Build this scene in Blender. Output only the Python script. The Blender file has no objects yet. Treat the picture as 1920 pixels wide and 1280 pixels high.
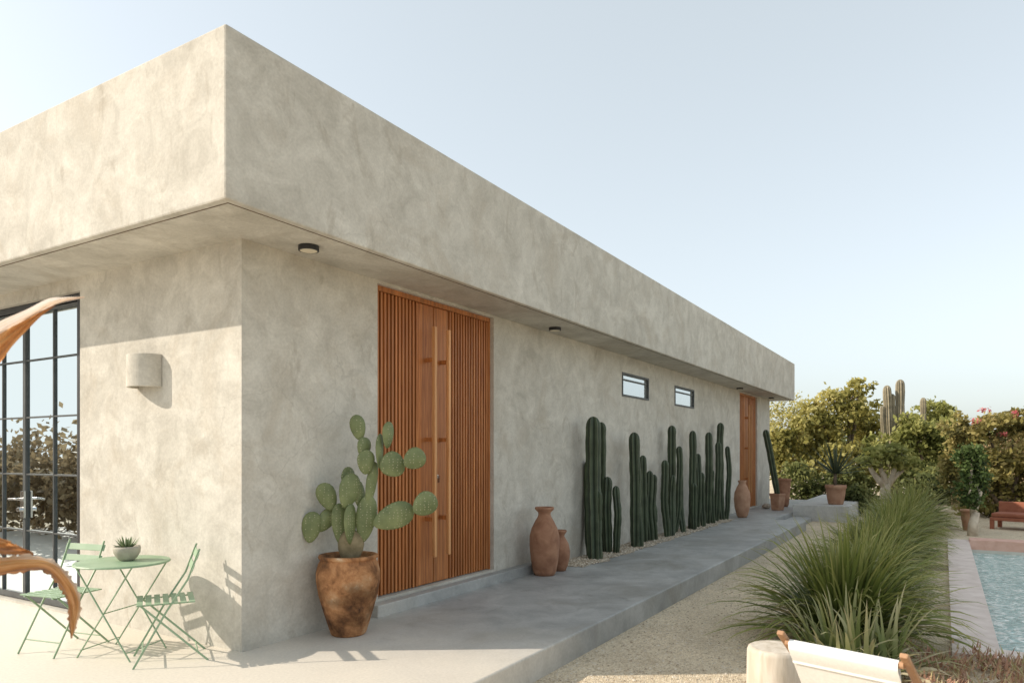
import bpy, math, random
import numpy as np
from mathutils import Vector, Matrix
random.seed(7)
S = bpy.context.scene
COL = S.collection
F = 1338.0; HZ = 850.0; EYE = 1.55
CU, SU = 0.8555, 0.5179
GZ = -0.22
U0, V0 = 3.675, 4.6945
SOF, TOP = 3.229, 4.385
R = math.radians

def cw(X, Y, z=0): return Vector((SU*X + CU*Y, -CU*X + SU*Y, z))
def at(px, py, d): return cw((px-960)*d/F, d, EYE + (HZ-py)*d/F)
def gp(px, py, z=0):
    d = F*(EYE-z)/(py-HZ)
    return cw((px-960)*d/F, d, z)

def tag(o, label=None, cat=None, group=None, kind=None):
    if label: o['label'] = label
    if cat: o['category'] = cat
    if group: o['group'] = group
    if kind: o['kind'] = kind
    return o
def empty(name, loc=(0, 0, 0), rz=0, label=None, cat=None, group=None):
    o = bpy.data.objects.new(name, None); COL.objects.link(o)
    o.location = loc; o.rotation_euler = (0, 0, rz); o.empty_display_size = .2
    return tag(o, label, cat, group)
def facing(dx, dy): return math.atan2(-dx, dy)

class MB:
    def __init__(s): s.v = []; s.f = []; s.t = []
    def add(s, vs, fs, tone=None):
        n = len(s.v); s.v += [tuple(p) for p in vs]
        s.t += (list(tone) if tone is not None else [0.5]*len(vs))
        s.f += [tuple(i+n for i in f) for f in fs]
    def box(s, x0, x1, y0, y1, z0, z1, mtx=None):
        vs = [Vector((x, y, z)) for z in (z0, z1) for y in (y0, y1) for x in (x0, x1)]
        if mtx is not None: vs = [mtx @ p for p in vs]
        s.add(vs, [(0, 2, 3, 1), (4, 5, 7, 6), (0, 1, 5, 4), (2, 6, 7, 3), (0, 4, 6, 2), (1, 3, 7, 5)])
    def bar(s, a, b, w, t, up=(0, 0, 1)):
        a = Vector(a); b = Vector(b); d = b-a; L = d.length; z = d.normalized()
        x = z.cross(Vector(up))
        if x.length < 1e-3: x = z.cross(Vector((0, 1, 0)))
        x.normalize(); y = z.cross(x)
        m = Matrix((x, y, z)).transposed().to_4x4(); m.translation = a
        s.box(-w/2, w/2, -t/2, t/2, 0, L, m)
    def tube(s, pts, rad, n=8, cap=True, ribs=0, depth=.0, toner=None):
        pts = [Vector(p) for p in pts]
        if not hasattr(rad, '__len__'): rad = [rad]*len(pts)
        up = Vector((1, 0, 0)); vs = []; tn = []
        for i, p in enumerate(pts):
            t = (pts[min(i+1, len(pts)-1)]-pts[max(i-1, 0)]).normalized()
            x = up - t*up.dot(t)
            if x.length < 1e-4: x = t.orthogonal()
            x.normalize(); up = x; y = t.cross(x)
            for k in range(n):
                a = 2*math.pi*k/n
                c = (0.5+0.5*math.cos(ribs*a)) if ribs else .5
                r = rad[i]*(1 - depth*(1-c)) if ribs else rad[i]
                vs.append(p + (x*math.cos(a)+y*math.sin(a))*r)
                tn.append(c if toner is None else toner(i, c))
        fs = []
        for i in range(len(pts)-1):
            for k in range(n):
                a = i*n+k; b = i*n+(k+1) % n
                fs.append((a, b, b+n, a+n))
        if cap:
            fs.append(tuple(range(n))[::-1]); fs.append(tuple(range((len(pts)-1)*n, len(pts)*n)))
        s.add(vs, fs, tn)
    def lathe(s, prof, n=40, o=(0, 0, 0), wob=0, seed=0, tone=None):
        rng = random.Random(seed); ph = [rng.uniform(0, 6.28) for _ in range(4)]
        vs = []; fs = []
        for r, z in prof:
            for k in range(n):
                a = 2*math.pi*k/n
                rr = r*(1+wob*(math.sin(2*a+ph[0]+z*3)+.6*math.sin(3*a+ph[1]-z*5)))
                vs.append((o[0]+rr*math.cos(a), o[1]+rr*math.sin(a), o[2]+z))
        for i in range(len(prof)-1):
            for k in range(n):
                a = i*n+k; b = i*n+(k+1) % n
                fs.append((a, b, b+n, a+n))
        fs.append(tuple(range(n))[::-1]); fs.append(tuple(range((len(prof)-1)*n, len(prof)*n)))
        s.add(vs, fs)
    def build(s, name, mat, parent=None, smooth=False, bevel=0, kind=None):
        me = bpy.data.meshes.new(name); me.from_pydata(s.v, [], s.f); me.update()
        at_ = me.attributes.new('tone', 'FLOAT', 'POINT'); at_.data.foreach_set('value', s.t)
        if smooth: me.polygons.foreach_set('use_smooth', [True]*len(me.polygons))
        me.materials.append(mat)
        o = bpy.data.objects.new(name, me); COL.objects.link(o)
        if parent: o.parent = parent
        if bevel:
            b = o.modifiers.new('bevel', 'BEVEL'); b.width = bevel; b.segments = 2; b.limit_method = 'ANGLE'
        if kind: o['kind'] = kind
        return o

# ------------------------------------------------------------------ materials
def newmat(name):
    m = bpy.data.materials.new(name); m.use_nodes = True
    nt = m.node_tree; b = nt.nodes['Principled BSDF']
    return m, nt, b
def N(nt, typ, **kw):
    n = nt.nodes.new(typ)
    for k, v in kw.items(): setattr(n, k, v)
    return n
def coord(nt, sc=(1, 1, 1)):
    tc = N(nt, 'ShaderNodeTexCoord'); mp = N(nt, 'ShaderNodeMapping')
    mp.inputs['Scale'].default_value = sc
    nt.links.new(tc.outputs['Object'], mp.inputs['Vector'])
    return mp.outputs['Vector']
def noise(nt, vec, scale, detail=6, dist=0., rough=.55):
    n = N(nt, 'ShaderNodeTexNoise'); n.inputs['Scale'].default_value = scale
    n.inputs['Detail'].default_value = detail; n.inputs['Distortion'].default_value = dist
    n.inputs['Roughness'].default_value = rough
    nt.links.new(vec, n.inputs['Vector']); return n.outputs['Fac']
def ramp(nt, fac, stops):
    r = N(nt, 'ShaderNodeValToRGB'); e = r.color_ramp.elements
    while len(e) < len(stops): e.new(.5)
    for i, (p, c) in enumerate(stops):
        e[i].position = p; e[i].color = (*c, 1) if hasattr(c, '__len__') else (c, c, c, 1)
    nt.links.new(fac, r.inputs['Fac']); return r.outputs['Color']
def mixc(nt, fac, a, b, typ='MIX'):
    m = N(nt, 'ShaderNodeMix', data_type='RGBA', blend_type=typ)
    for s, x in ((m.inputs[0], fac), (m.inputs[6], a), (m.inputs[7], b)):
        if hasattr(x, 'is_linked') or hasattr(x, 'links'): nt.links.new(x, s)
        elif hasattr(x, '__len__'): s.default_value = (*x, 1)
        else: s.default_value = x
    return m.outputs[2]
def bump(nt, b, h, strength, dist):
    n = N(nt, 'ShaderNodeBump'); n.inputs['Strength'].default_value = strength; n.inputs['Distance'].default_value = dist
    nt.links.new(h, n.inputs['Height']); nt.links.new(n.outputs['Normal'], b.inputs['Normal'])

def simple(name, c1, c2, scale=5, rough=.8, bs=.2, bd=.004, bscale=60, sc=(1, 1, 1), dist=.5, metal=0, detail=6, lo=.35, hi=.65):
    m, nt, b = newmat(name); v = coord(nt, sc)
    nt.links.new(ramp(nt, noise(nt, v, scale, detail, dist), [(lo, c1), (hi, c2)]), b.inputs['Base Color'])
    b.inputs['Roughness'].default_value = rough; b.inputs['Metallic'].default_value = metal
    if bs: bump(nt, b, noise(nt, v, bscale, 4), bs, bd)
    return m

def concrete(name, dark, light, brown, s=1., crack=.25, rough=.85, bs=.35, sun_tone=None, st_=.85):
    m, nt, b = newmat(name); v = coord(nt)
    a = ramp(nt, noise(nt, v, .6*s, 6, .5, .6), [(.36, 0.), (.64, 1.)])
    c = ramp(nt, noise(nt, v, 2.6*s, 9, .7, .68), [(.34, 0.), (.66, 1.)])
    base = mixc(nt, a, dark, light)
    c2 = mixc(nt, c, [x*.82 for x in dark], [x*1.06 for x in light])
    base = mixc(nt, .55, base, c2)
    st = ramp(nt, noise(nt, v, 1.0*s, 9, 1.0, .68), [(.50, 0.), (.68, st_)])
    base = mixc(nt, st, base, brown)
    sm = ramp(nt, noise(nt, coord(nt, (1, 1, .55)), 2.8*s, 8, 1.2, .62), [(.58, 0.), (.68, .5)])
    base = mixc(nt, sm, base, [x*.80 for x in brown])
    lt = ramp(nt, noise(nt, coord(nt, (.7, .7, 1)), 1.6*s, 8, .6, .7), [(.54, 0.), (.68, .5)])
    base = mixc(nt, lt, base, [min(1, x*1.12) for x in light])
    vo = N(nt, 'ShaderNodeTexVoronoi', feature='DISTANCE_TO_EDGE'); vo.inputs['Scale'].default_value = 2.1*s
    nz = N(nt, 'ShaderNodeTexNoise'); nz.inputs['Scale'].default_value = 2.2; nz.inputs['Detail'].default_value = 5
    nt.links.new(v, nz.inputs['Vector'])
    ad = N(nt, 'ShaderNodeMix', data_type='VECTOR'); ad.inputs[0].default_value = .28
    nt.links.new(v, ad.inputs[4]); nt.links.new(nz.outputs['Color'], ad.inputs[5]); nt.links.new(ad.outputs[1], vo.inputs['Vector'])
    ck = ramp(nt, vo.outputs['Distance'], [(.0, 1.), (.012, 0.)])
    ckm = mixc(nt, 1., ck, ramp(nt, noise(nt, v, .8, 3), [(.45, 0.), (.62, crack)]), 'MULTIPLY')
    base = mixc(nt, ckm, base, [x*.55 for x in dark])
    fine = ramp(nt, noise(nt, v, 45, 4), [(.3, .92), (.7, 1.06)])
    base = mixc(nt, 1., base, fine, 'MULTIPLY')
    if sun_tone:      # sunlit brightness painted into the slab colour, fading out along world X
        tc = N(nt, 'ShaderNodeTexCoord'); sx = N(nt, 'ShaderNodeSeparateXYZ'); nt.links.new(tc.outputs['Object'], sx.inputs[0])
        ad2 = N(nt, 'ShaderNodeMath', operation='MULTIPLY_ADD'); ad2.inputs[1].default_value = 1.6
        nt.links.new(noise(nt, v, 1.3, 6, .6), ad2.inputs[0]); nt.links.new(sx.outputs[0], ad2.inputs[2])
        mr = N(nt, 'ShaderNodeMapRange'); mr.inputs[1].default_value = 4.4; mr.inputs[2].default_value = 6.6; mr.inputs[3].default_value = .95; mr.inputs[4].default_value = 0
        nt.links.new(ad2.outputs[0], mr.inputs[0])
        base = mixc(nt, mr.outputs[0], base, mixc(nt, 1., sun_tone, fine, 'MULTIPLY'))
    nt.links.new(base, b.inputs['Base Color'])
    b.inputs['Roughness'].default_value = rough; b.inputs['Specular IOR Level'].default_value = .3
    h = mixc(nt, .35, noise(nt, v, 7, 8, 1.), noise(nt, v, 70, 3))
    bump(nt, b, h, bs, .012)
    return m

def leafmat(name, cols, trans=.3, rough=.55):
    m, nt, b = newmat(name)
    a = N(nt, 'ShaderNodeAttribute', attribute_name='tone')
    c = ramp(nt, a.outputs['Fac'], [(i/(len(cols)-1), k) for i, k in enumerate(cols)])
    nt.links.new(c, b.inputs['Base Color']); b.inputs['Roughness'].default_value = rough
    b.inputs['Specular IOR Level'].default_value = .25
    t = N(nt, 'ShaderNodeBsdfTranslucent'); nt.links.new(c, t.inputs['Color'])
    mx = N(nt, 'ShaderNodeMixShader'); mx.inputs[0].default_value = trans
    nt.links.new(b.outputs[0], mx.inputs[1]); nt.links.new(t.outputs[0], mx.inputs[2])
    nt.links.new(mx.outputs[0], nt.nodes['Material Output'].inputs['Surface'])
    return m

def glassmat(name, refl, tint=(.9, .95, .95), back=None, gcol=(.9, .95, 1)):
    m, nt, b = newmat(name)
    g = N(nt, 'ShaderNodeBsdfGlossy'); g.inputs['Roughness'].default_value = .01; g.inputs['Color'].default_value = (*gcol, 1)
    if back: t = N(nt, 'ShaderNodeBsdfDiffuse'); t.inputs['Color'].default_value = (*back, 1)
    else: t = N(nt, 'ShaderNodeBsdfTransparent'); t.inputs['Color'].default_value = (*tint, 1)
    fr = N(nt, 'ShaderNodeFresnel'); fr.inputs['IOR'].default_value = 1.5
    ma = N(nt, 'ShaderNodeMath', operation='ADD', use_clamp=True); ma.inputs[1].default_value = refl
    nt.links.new(fr.outputs[0], ma.inputs[0])
    mx = N(nt, 'ShaderNodeMixShader'); nt.links.new(ma.outputs[0], mx.inputs[0])
    nt.links.new(t.outputs[0], mx.inputs[1]); nt.links.new(g.outputs[0], mx.inputs[2])
    nt.links.new(mx.outputs[0], nt.nodes['Material Output'].inputs['Surface'])
    return m

m_stucco = concrete('stucco', (.475, .445, .385), (.645, .615, .55), (.455, .405, .33), s=1.25, st_=.65)
m_block_c = concrete('pale_concrete', (.46, .45, .43), (.58, .57, .54), (.42, .41, .38))
m_walk = concrete('walk_concrete', (.30, .302, .295), (.47, .468, .45), (.28, .268, .24), s=.9, crack=.15, rough=.5, bs=.15, sun_tone=(.70, .64, .55))
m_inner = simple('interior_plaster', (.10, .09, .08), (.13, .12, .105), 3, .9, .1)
def woodmat(name, c0, c1, c2):
    m, nt, b = newmat(name)
    v = coord(nt, (16, 16, .7)); v2 = coord(nt, (22, 22, .15))
    a = ramp(nt, noise(nt, v, 3, 7, 1.2), [(.3, c0), (.5, c1), (.72, c2)])
    k = ramp(nt, noise(nt, v2, 1, 2), [(.3, .70), (.7, 1.18)])
    nt.links.new(mixc(nt, 1., a, k, 'MULTIPLY'), b.inputs['Base Color'])
    b.inputs['Roughness'].default_value = .5; bump(nt, b, noise(nt, v, 20, 4), .15, .002)
    return m
m_wood = woodmat('cedar', (.30, .095, .025), (.45, .16, .045), (.56, .23, .075))
m_woodpale = woodmat('cedar_pale', (.48, .21, .075), (.61, .30, .12), (.70, .38, .17))
m_wooddark = simple('cedar_dark', (.03, .009, .005), (.045, .015, .007), 3, .7, .1, .002, 30, sc=(14, 14, .8))
m_black = simple('black_metal', (.012, .012, .013), (.022, .022, .024), 8, .45, 0)
m_grey = simple('window_metal', (.055, .06, .06), (.08, .085, .085), 8, .5, 0)
m_chrome = simple('steel', (.5, .5, .5), (.65, .65, .65), 8, .25, 0, metal=1)
m_glass = glassmat('glass', .36, (.85, .88, .88), gcol=(.70, .79, .84))
m_glassw = glassmat('small_window_glass', .45, back=(.40, .41, .39))
m_diff = simple('lamp_diffuser', (.75, .66, .5), (.8, .72, .56), 8, .5, 0)
m_curtain = simple('curtain', (.60, .57, .51), (.70, .67, .61), 3, .9, .1)
m_green = simple('green_paint', (.235, .345, .215), (.29, .40, .265), 6, .5, .05, .001)
m_terra = simple('terracotta', (.25, .115, .065), (.40, .21, .125), 6, .85, .3, .004, 35, dist=.6, detail=9)
m_terra2 = simple('terracotta_pale', (.35, .18, .11), (.47, .28, .18), 6, .85, .3, .004, 40)
m_soil = simple('soil', (.06, .045, .03), (.12, .09, .06), 30, .95, .5, .01)
m_bowl = simple('cement_bowl', (.36, .33, .27), (.46, .43, .36), 12, .9, .3)
m_canvas = simple('canvas', (.80, .79, .76), (.86, .85, .82), 60, .9, .2, .001, 300)
m_teak = simple('light_timber', (.34, .18, .09), (.46, .27, .15), 4, .6, .1, .002, 30, sc=(4, 4, 4))
m_coral = simple('rust_wood', (.26, .085, .045), (.34, .125, .07), 5, .75, .1)
m_bark = simple('bark', (.10, .075, .05), (.20, .15, .11), 6, .95, .8, .03, 20)
m_palebark = simple('pale_bark', (.46, .38, .29), (.66, .58, .47), 6, .9, .5, .02, 15)
m_straw = simple('straw', (.25, .17, .09), (.42, .30, .17), 30, .95, .5, .01, 80)
m_log = simple('pale_log', (.50, .43, .34), (.66, .59, .50), 5, .9, .5, .008, 12, sc=(3, 3, .5))
m_coping = simple('pale_coping', (.60, .49, .43), (.73, .62, .56), 5, .75, .15)
m_pink = simple('pink_plaster', (.62, .36, .28), (.72, .46, .37), 5, .75, .15)
m_basin = simple('pool_tile', (.55, .52, .46), (.62, .60, .54), 4, .4, 0)

m, nt, b = newmat('stained_pot'); v = coord(nt)
c = ramp(nt, noise(nt, v, 4.2, 10, .25, .68), [(.34, (.10, .052, .03)), (.44, (.26, .12, .055)), (.53, (.43, .21, .095)), (.62, (.50, .29, .155)), (.72, (.62, .48, .34))])
vb = ramp(nt, noise(nt, coord(nt, (1, 1, 1.6)), 2.2, 5, .3), [(.38, .45), (.54, 1.05)])
c = mixc(nt, 1., c, vb, 'MULTIPLY')
nt.links.new(c, b.inputs['Base Color']); b.inputs['Roughness'].default_value = .9; b.inputs['Specular IOR Level'].default_value = .2
bump(nt, b, noise(nt, v, 25, 5), .4, .006); m_oldpot = m
m, nt, b = newmat('pear_skin'); v = coord(nt)
c = ramp(nt, noise(nt, v, 6, 7), [(.3, (.095, .125, .045)), (.7, (.21, .24, .10))])
vo = N(nt, 'ShaderNodeTexVoronoi'); vo.inputs['Scale'].default_value = 42; vo.inputs['Randomness'].default_value = .4
nt.links.new(v, vo.inputs['Vector'])
c = mixc(nt, ramp(nt, vo.outputs['Distance'], [(.14, .75), (.26, 0.)]), c, (.42, .39, .25))
nt.links.new(c, b.inputs['Base Color']); b.inputs['Roughness'].default_value = .5
bump(nt, b, noise(nt, v, 12, 4), .25, .01); m_pear = m
m_pearwood = simple('pear_wood', (.16, .13, .07), (.27, .22, .13), 12, .9, .5)
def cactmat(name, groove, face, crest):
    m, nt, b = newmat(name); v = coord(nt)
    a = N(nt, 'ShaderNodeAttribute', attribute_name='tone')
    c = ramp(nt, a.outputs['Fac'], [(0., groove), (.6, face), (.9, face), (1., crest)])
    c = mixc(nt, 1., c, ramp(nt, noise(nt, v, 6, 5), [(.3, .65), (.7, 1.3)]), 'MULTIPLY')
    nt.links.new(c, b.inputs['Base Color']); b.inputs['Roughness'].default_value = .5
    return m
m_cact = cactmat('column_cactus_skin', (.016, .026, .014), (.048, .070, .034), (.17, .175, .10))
m_cardon = cactmat('cardon_skin', (.13, .115, .07), (.27, .23, .15), (.40, .34, .24))
def gravelmat(name, c1, c2, c3, sc):
    m, nt, b = newmat(name); v = coord(nt)
    vo = N(nt, 'ShaderNodeTexVoronoi'); vo.inputs['Scale'].default_value = sc; nt.links.new(v, vo.inputs['Vector'])
    sp = N(nt, 'ShaderNodeSeparateColor'); nt.links.new(vo.outputs['Color'], sp.inputs[0])
    c = ramp(nt, sp.outputs[0], [(.0, c1), (.5, c2), (1., c3)])
    lg = ramp(nt, noise(nt, v, .9, 6, .5), [(.3, .80), (.7, 1.1)])
    c = mixc(nt, 1., c, lg, 'MULTIPLY')
    deb = ramp(nt, noise(nt, v, 14, 5, .5), [(.58, 0.), (.70, .6)])
    c = mixc(nt, deb, c, (.28, .20, .12))
    nt.links.new(c, b.inputs['Base Color']); b.inputs['Roughness'].default_value = .95
    bump(nt, b, mixc(nt, .5, vo.outputs['Distance'], noise(nt, v, 8, 6)), .8, .025)
    return m
m_gravel = gravelmat('gravel', (.49, .38, .25), (.69, .57, .40), (.80, .69, .52), 75)
m_bed = gravelmat('bed_gravel', (.30, .24, .18), (.48, .41, .32), (.66, .60, .50), 45)
m, nt, b = newmat('water'); v = coord(nt)
c = ramp(nt, noise(nt, v, 5.5, 6, 2.2), [(.35, (.28, .46, .44)), (.50, (.44, .61, .58)), (.60, (.88, .94, .90))])  # pale caustic glints of the ripples are painted into this colour
nt.links.new(c, b.inputs['Base Color']); b.inputs['Roughness'].default_value = .08
bump(nt, b, noise(nt, v, 11, 4, 1.), .9, .06); m_water = m

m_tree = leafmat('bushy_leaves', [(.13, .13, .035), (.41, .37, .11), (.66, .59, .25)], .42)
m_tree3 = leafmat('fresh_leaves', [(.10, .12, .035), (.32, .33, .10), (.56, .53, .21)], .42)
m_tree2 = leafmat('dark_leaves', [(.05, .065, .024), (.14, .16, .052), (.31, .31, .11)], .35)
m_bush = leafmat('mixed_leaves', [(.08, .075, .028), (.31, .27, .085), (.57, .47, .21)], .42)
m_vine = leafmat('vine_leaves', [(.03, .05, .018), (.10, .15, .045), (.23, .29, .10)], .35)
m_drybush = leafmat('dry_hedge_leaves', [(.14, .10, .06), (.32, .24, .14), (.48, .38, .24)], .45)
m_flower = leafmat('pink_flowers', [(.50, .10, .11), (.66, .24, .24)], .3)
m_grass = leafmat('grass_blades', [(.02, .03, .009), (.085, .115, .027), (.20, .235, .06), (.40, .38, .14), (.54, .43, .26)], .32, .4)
m_iris = leafmat('striped_leaves', [(.07, .09, .03), (.20, .24, .08), (.46, .43, .23), (.62, .54, .38)], .3, .45)
m_cover = leafmat('ground_cover_leaves', [(.30, .17, .11), (.54, .31, .22), (.44, .42, .20), (.68, .54, .41)], .3)
m_agave = leafmat('agave_leaves', [(.03, .045, .025), (.07, .09, .05), (.15, .17, .10)], .1)
m_aloe = leafmat('aloe_leaves', [(.09, .13, .06), (.20, .26, .14), (.34, .40, .24)], .1)
m_dry = leafmat('dry_leaves', [(.20, .10, .06), (.55, .25, .09), (.74, .46, .22), (.84, .74, .66)], .5)
m_peb = leafmat('pebble', [(.30, .23, .16), (.50, .42, .32), (.70, .63, .53)], .0, .9)

# ------------------------------------------------------------------ setting
PU0, PU1, PV0, PV1 = 7.55, 16.4, -5.0, -.42
def sheet_hole(hu0, hu1, hv0, hv1, z):
    mb = MB(); us = [-300, -20, hu0, hu1, 40, 400]; vs = [-400, -20, hv0, hv1, 40, 400]
    for i in range(5):
        for j in range(5):
            if i == 2 and j == 2: continue
            mb.add([(us[i], vs[j], z), (us[i+1], vs[j], z), (us[i+1], vs[j+1], z), (us[i], vs[j+1], z)], [(0, 1, 2, 3)])
    return mb
tag(sheet_hole(PU0-.05, PU1+.05, PV0-.05, PV1+.05, GZ).build('ground', m_gravel), 'pale sandy gravel ground between walkway and pool', 'ground', kind='structure')

mb = MB()
WV = 2.72
outl = [(-9, WV), (17.6, WV), (17.6, 3.45), (25.6, 3.45), (25.6, 16), (-9, 16)]
n = len(outl)
mb.add([(u, v_, -.35) for u, v_ in outl]+[(u, v_, 0) for u, v_ in outl],
       [tuple(range(n, 2*n))]+[(i, (i+1) % n, n+(i+1) % n, n+i) for i in range(n)])
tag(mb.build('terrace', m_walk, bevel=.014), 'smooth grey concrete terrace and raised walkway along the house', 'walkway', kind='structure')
mb = MB(); mb.box(17.7, 20.0, 2.95, 3.44, -.3, -.11)
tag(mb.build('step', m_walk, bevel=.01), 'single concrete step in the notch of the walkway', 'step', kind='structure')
PZ = .2
mb = MB(); mb.box(20.1, 25.6, 2.08, 3.447, -.35, PZ)
tag(mb.build('platform', m_block_c, bevel=.015), 'raised pale concrete platform beyond the end of the walkway', 'platform', kind='structure')
mb = MB(); rng = random.Random(3); top = []; k = 60
for i in range(k+1):
    u = 8.75+(17.2-8.75)*i/k
    w = 4.2+.05*math.sin(i*.9)+rng.uniform(-.03, .03)+(.25 if i in (0, k) else 0)
    top.append((u, w))
vs = [(u, w, .005) for u, w in top]+[(u, V0+.01, .005) for u, w in top]
mb.add(vs, [(i, i+1, k+2+i, k+1+i) for i in range(k)])
tag(mb.build('planting_bed', m_bed), 'strip of pale gravel bed at the foot of the wall', 'gravel', kind='structure')
def pebbles(name, n, area, zr, size, mat, label, seed):
    rng = np.random.default_rng(seed); mb = MB()
    for _ in range(n):
        x, y = area(rng); s = size*rng.uniform(.5, 1.5)
        ax = rng.uniform(.6, 1.4, 3)*s; a = rng.uniform(0, 3.14)
        ca, sa = math.cos(a), math.sin(a)
        P = [(1, 0, 0), (-1, 0, 0), (0, 1, 0), (0, -1, 0), (0, 0, .7), (0, 0, -.7)]
        vs = [(x+(p[0]*ca*ax[0]-p[1]*sa*ax[1]), y+(p[0]*sa*ax[0]+p[1]*ca*ax[1]), zr+p[2]*ax[2]) for p in P]
        t = rng.uniform(0, 1)
        mb.add(vs, [(0, 2, 4), (2, 1, 4), (1, 3, 4), (3, 0, 4), (2, 0, 5), (1, 2, 5), (3, 1, 5), (0, 3, 5)], [t]*6)
    return tag(mb.build(name, mat), label, 'gravel', kind='stuff')
pebbles('bed_pebbles', 2600, lambda r: (8.8+8.3*r.random()**1.3, 4.2+.48*r.random()), .008, .014, m_peb, 'loose pale pebbles strewn along the cactus bed', 1)
pebbles('gravel_stones', 6500, lambda r: (4.6+10*r.random()**1.6, .6+2.1*r.random()), GZ, .009, m_peb, 'fine loose gravel scattered between walkway and grasses', 2)

# pool
mb = MB(); z = -.16
b0 = (PU0-.32, PU1+.45, PV0-.4, PV1+.36)
mb.box(PU0-.32, PU1+.45, PV1, b0[3], -.6, z); mb.box(PU0-.32, PU1+.45, b0[2], PV0, -.6, z)
mb.box(PU0-.32, PU0, PV0, PV1, -.6, z)
tag(mb.build('pool_coping', m_coping), 'pale pink grey plaster coping around the swimming pool', 'pool edge', kind='structure')
mb = MB(); mb.box(PU1, PU1+.45, PV0, PV1-.003, -.6, z+.05)
tag(mb.build('pool_end_wall', m_pink, bevel=.012), 'low pink plaster edge across the far end of the pool', 'pool edge', kind='structure')
mb = MB()
x0, x1, y0, y1 = PU0+.003, PU1-.003, PV0+.003, PV1-.003; zb = -1.5
mb.add([(x0, y0, zb), (x1, y0, zb), (x1, y1, zb), (x0, y1, zb), (x0, y0, -.3), (x1, y0, -.3), (x1, y1, -.3), (x0, y1, -.3)],
       [(0, 1, 2, 3), (0, 4, 5, 1), (1, 5, 6, 2), (2, 6, 7, 3), (3, 7, 4, 0)])
tag(mb.build('pool_basin', m_basin), 'pale plaster pool basin', 'pool', kind='structure')
mb = MB(); mb.add([(x0, y0, -.36), (x1, y0, -.36), (x1, y1, -.36), (x0, y1, -.36)], [(0, 1, 2, 3)])
tag(mb.build('water', m_water), 'rippled turquoise pool water', 'water', kind='structure')

# ------------------------------------------------------------------ house
house = empty('concrete_house', (0, 0, 0), 0, 'long flat roofed house of mottled beige stucco with deep overhanging fascia', 'house')
mb = MB()
def wall(o, d, inn, L, z0, z1, holes, depth):
    o = Vector(o); d = Vector(d); inn = Vector(inn)
    us = sorted(set([0, L]+[h[0] for h in holes]+[h[1] for h in holes])); zs = sorted(set([z0, z1]+[h[2] for h in holes]+[h[3] for h in holes]))
    P = lambda u, z, k=0: o+d*u+inn*k+Vector((0, 0, z))
    for i in range(len(us)-1):
        for j in range(len(zs)-1):
            mu = (us[i]+us[i+1])/2; mz = (zs[j]+zs[j+1])/2
            if any(h[0] < mu < h[1] and h[2] < mz < h[3] for h in holes): continue
            mb.add([P(us[i], zs[j]), P(us[i+1], zs[j]), P(us[i+1], zs[j+1]), P(us[i], zs[j+1])], [(0, 1, 2, 3)])
    for a, b_, c_, e in holes:
        q = [(a, c_), (b_, c_), (b_, e), (a, e)]
        for k in range(4):
            p, r_ = q[k], q[(k+1) % 4]
            mb.add([P(*p), P(*r_), P(*r_, depth), P(*p, depth)], [(0, 1, 2, 3)])
UE, VE = 23.41, 14.0
D1 = (5.24, 7.325, .14, 3.2); D2 = (19.57, 21.68, .02, 3.2)
W1 = (11.37, 12.65, 2.53, 2.94); W2 = (14.15, 15.46, 2.53, 2.94)
wall((U0, V0, 0), (1, 0, 0), (0, 1, 0), UE-U0, -.02, SOF+.02, [(h[0]-U0, h[1]-U0, h[2], h[3]) for h in (D1, W1, W2, D2)], .22)
wall((U0, V0, 0), (0, 1, 0), (1, 0, 0), VE-V0, -.02, SOF+.02, [(7.024-V0, 11.4-V0, .02, 3.1)], .22)
wall((UE, V0, 0), (0, 1, 0), (-1, 0, 0), VE-V0, -.02, SOF+.02, [], .2)
wall((U0, VE, 0), (1, 0, 0), (0, -1, 0), UE-U0, -.02, SOF+.02, [], .2)
mb.build('wall', m_stucco, house)
mb = MB(); mb.box(U0+2.6, U0+2.7, V0+.3, VE-.1, .01, SOF-.01); mb.box(U0+.25, U0+2.59, 6.75, 6.85, .01, SOF-.01)  # added dark partition, keeps the bright sunlit interior out of the panes
mb.build('added_partition', m_inner, house)
mb = MB(); mb.box(3.044, 23.98, 4.0476, 14.7, SOF, TOP)
roof = mb.build('roof', m_stucco, house, bevel=.014)
mb = MB()
mb.box(3.10, 23.92, 4.10, 4.109, SOF-.003, SOF+.01); mb.box(3.10, 3.109, 4.109, 14.6, SOF-.003, SOF+.01)  # dark strips standing in for the shadow line of a soffit groove
mb.build('groove_shadow', m_bark, house)
mb = MB(); mb.box(5.1, 8.15, V0-.13, V0-.002, -.01, .115)
mb.build('door_sill', m_walk, house, bevel=.012)

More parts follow.
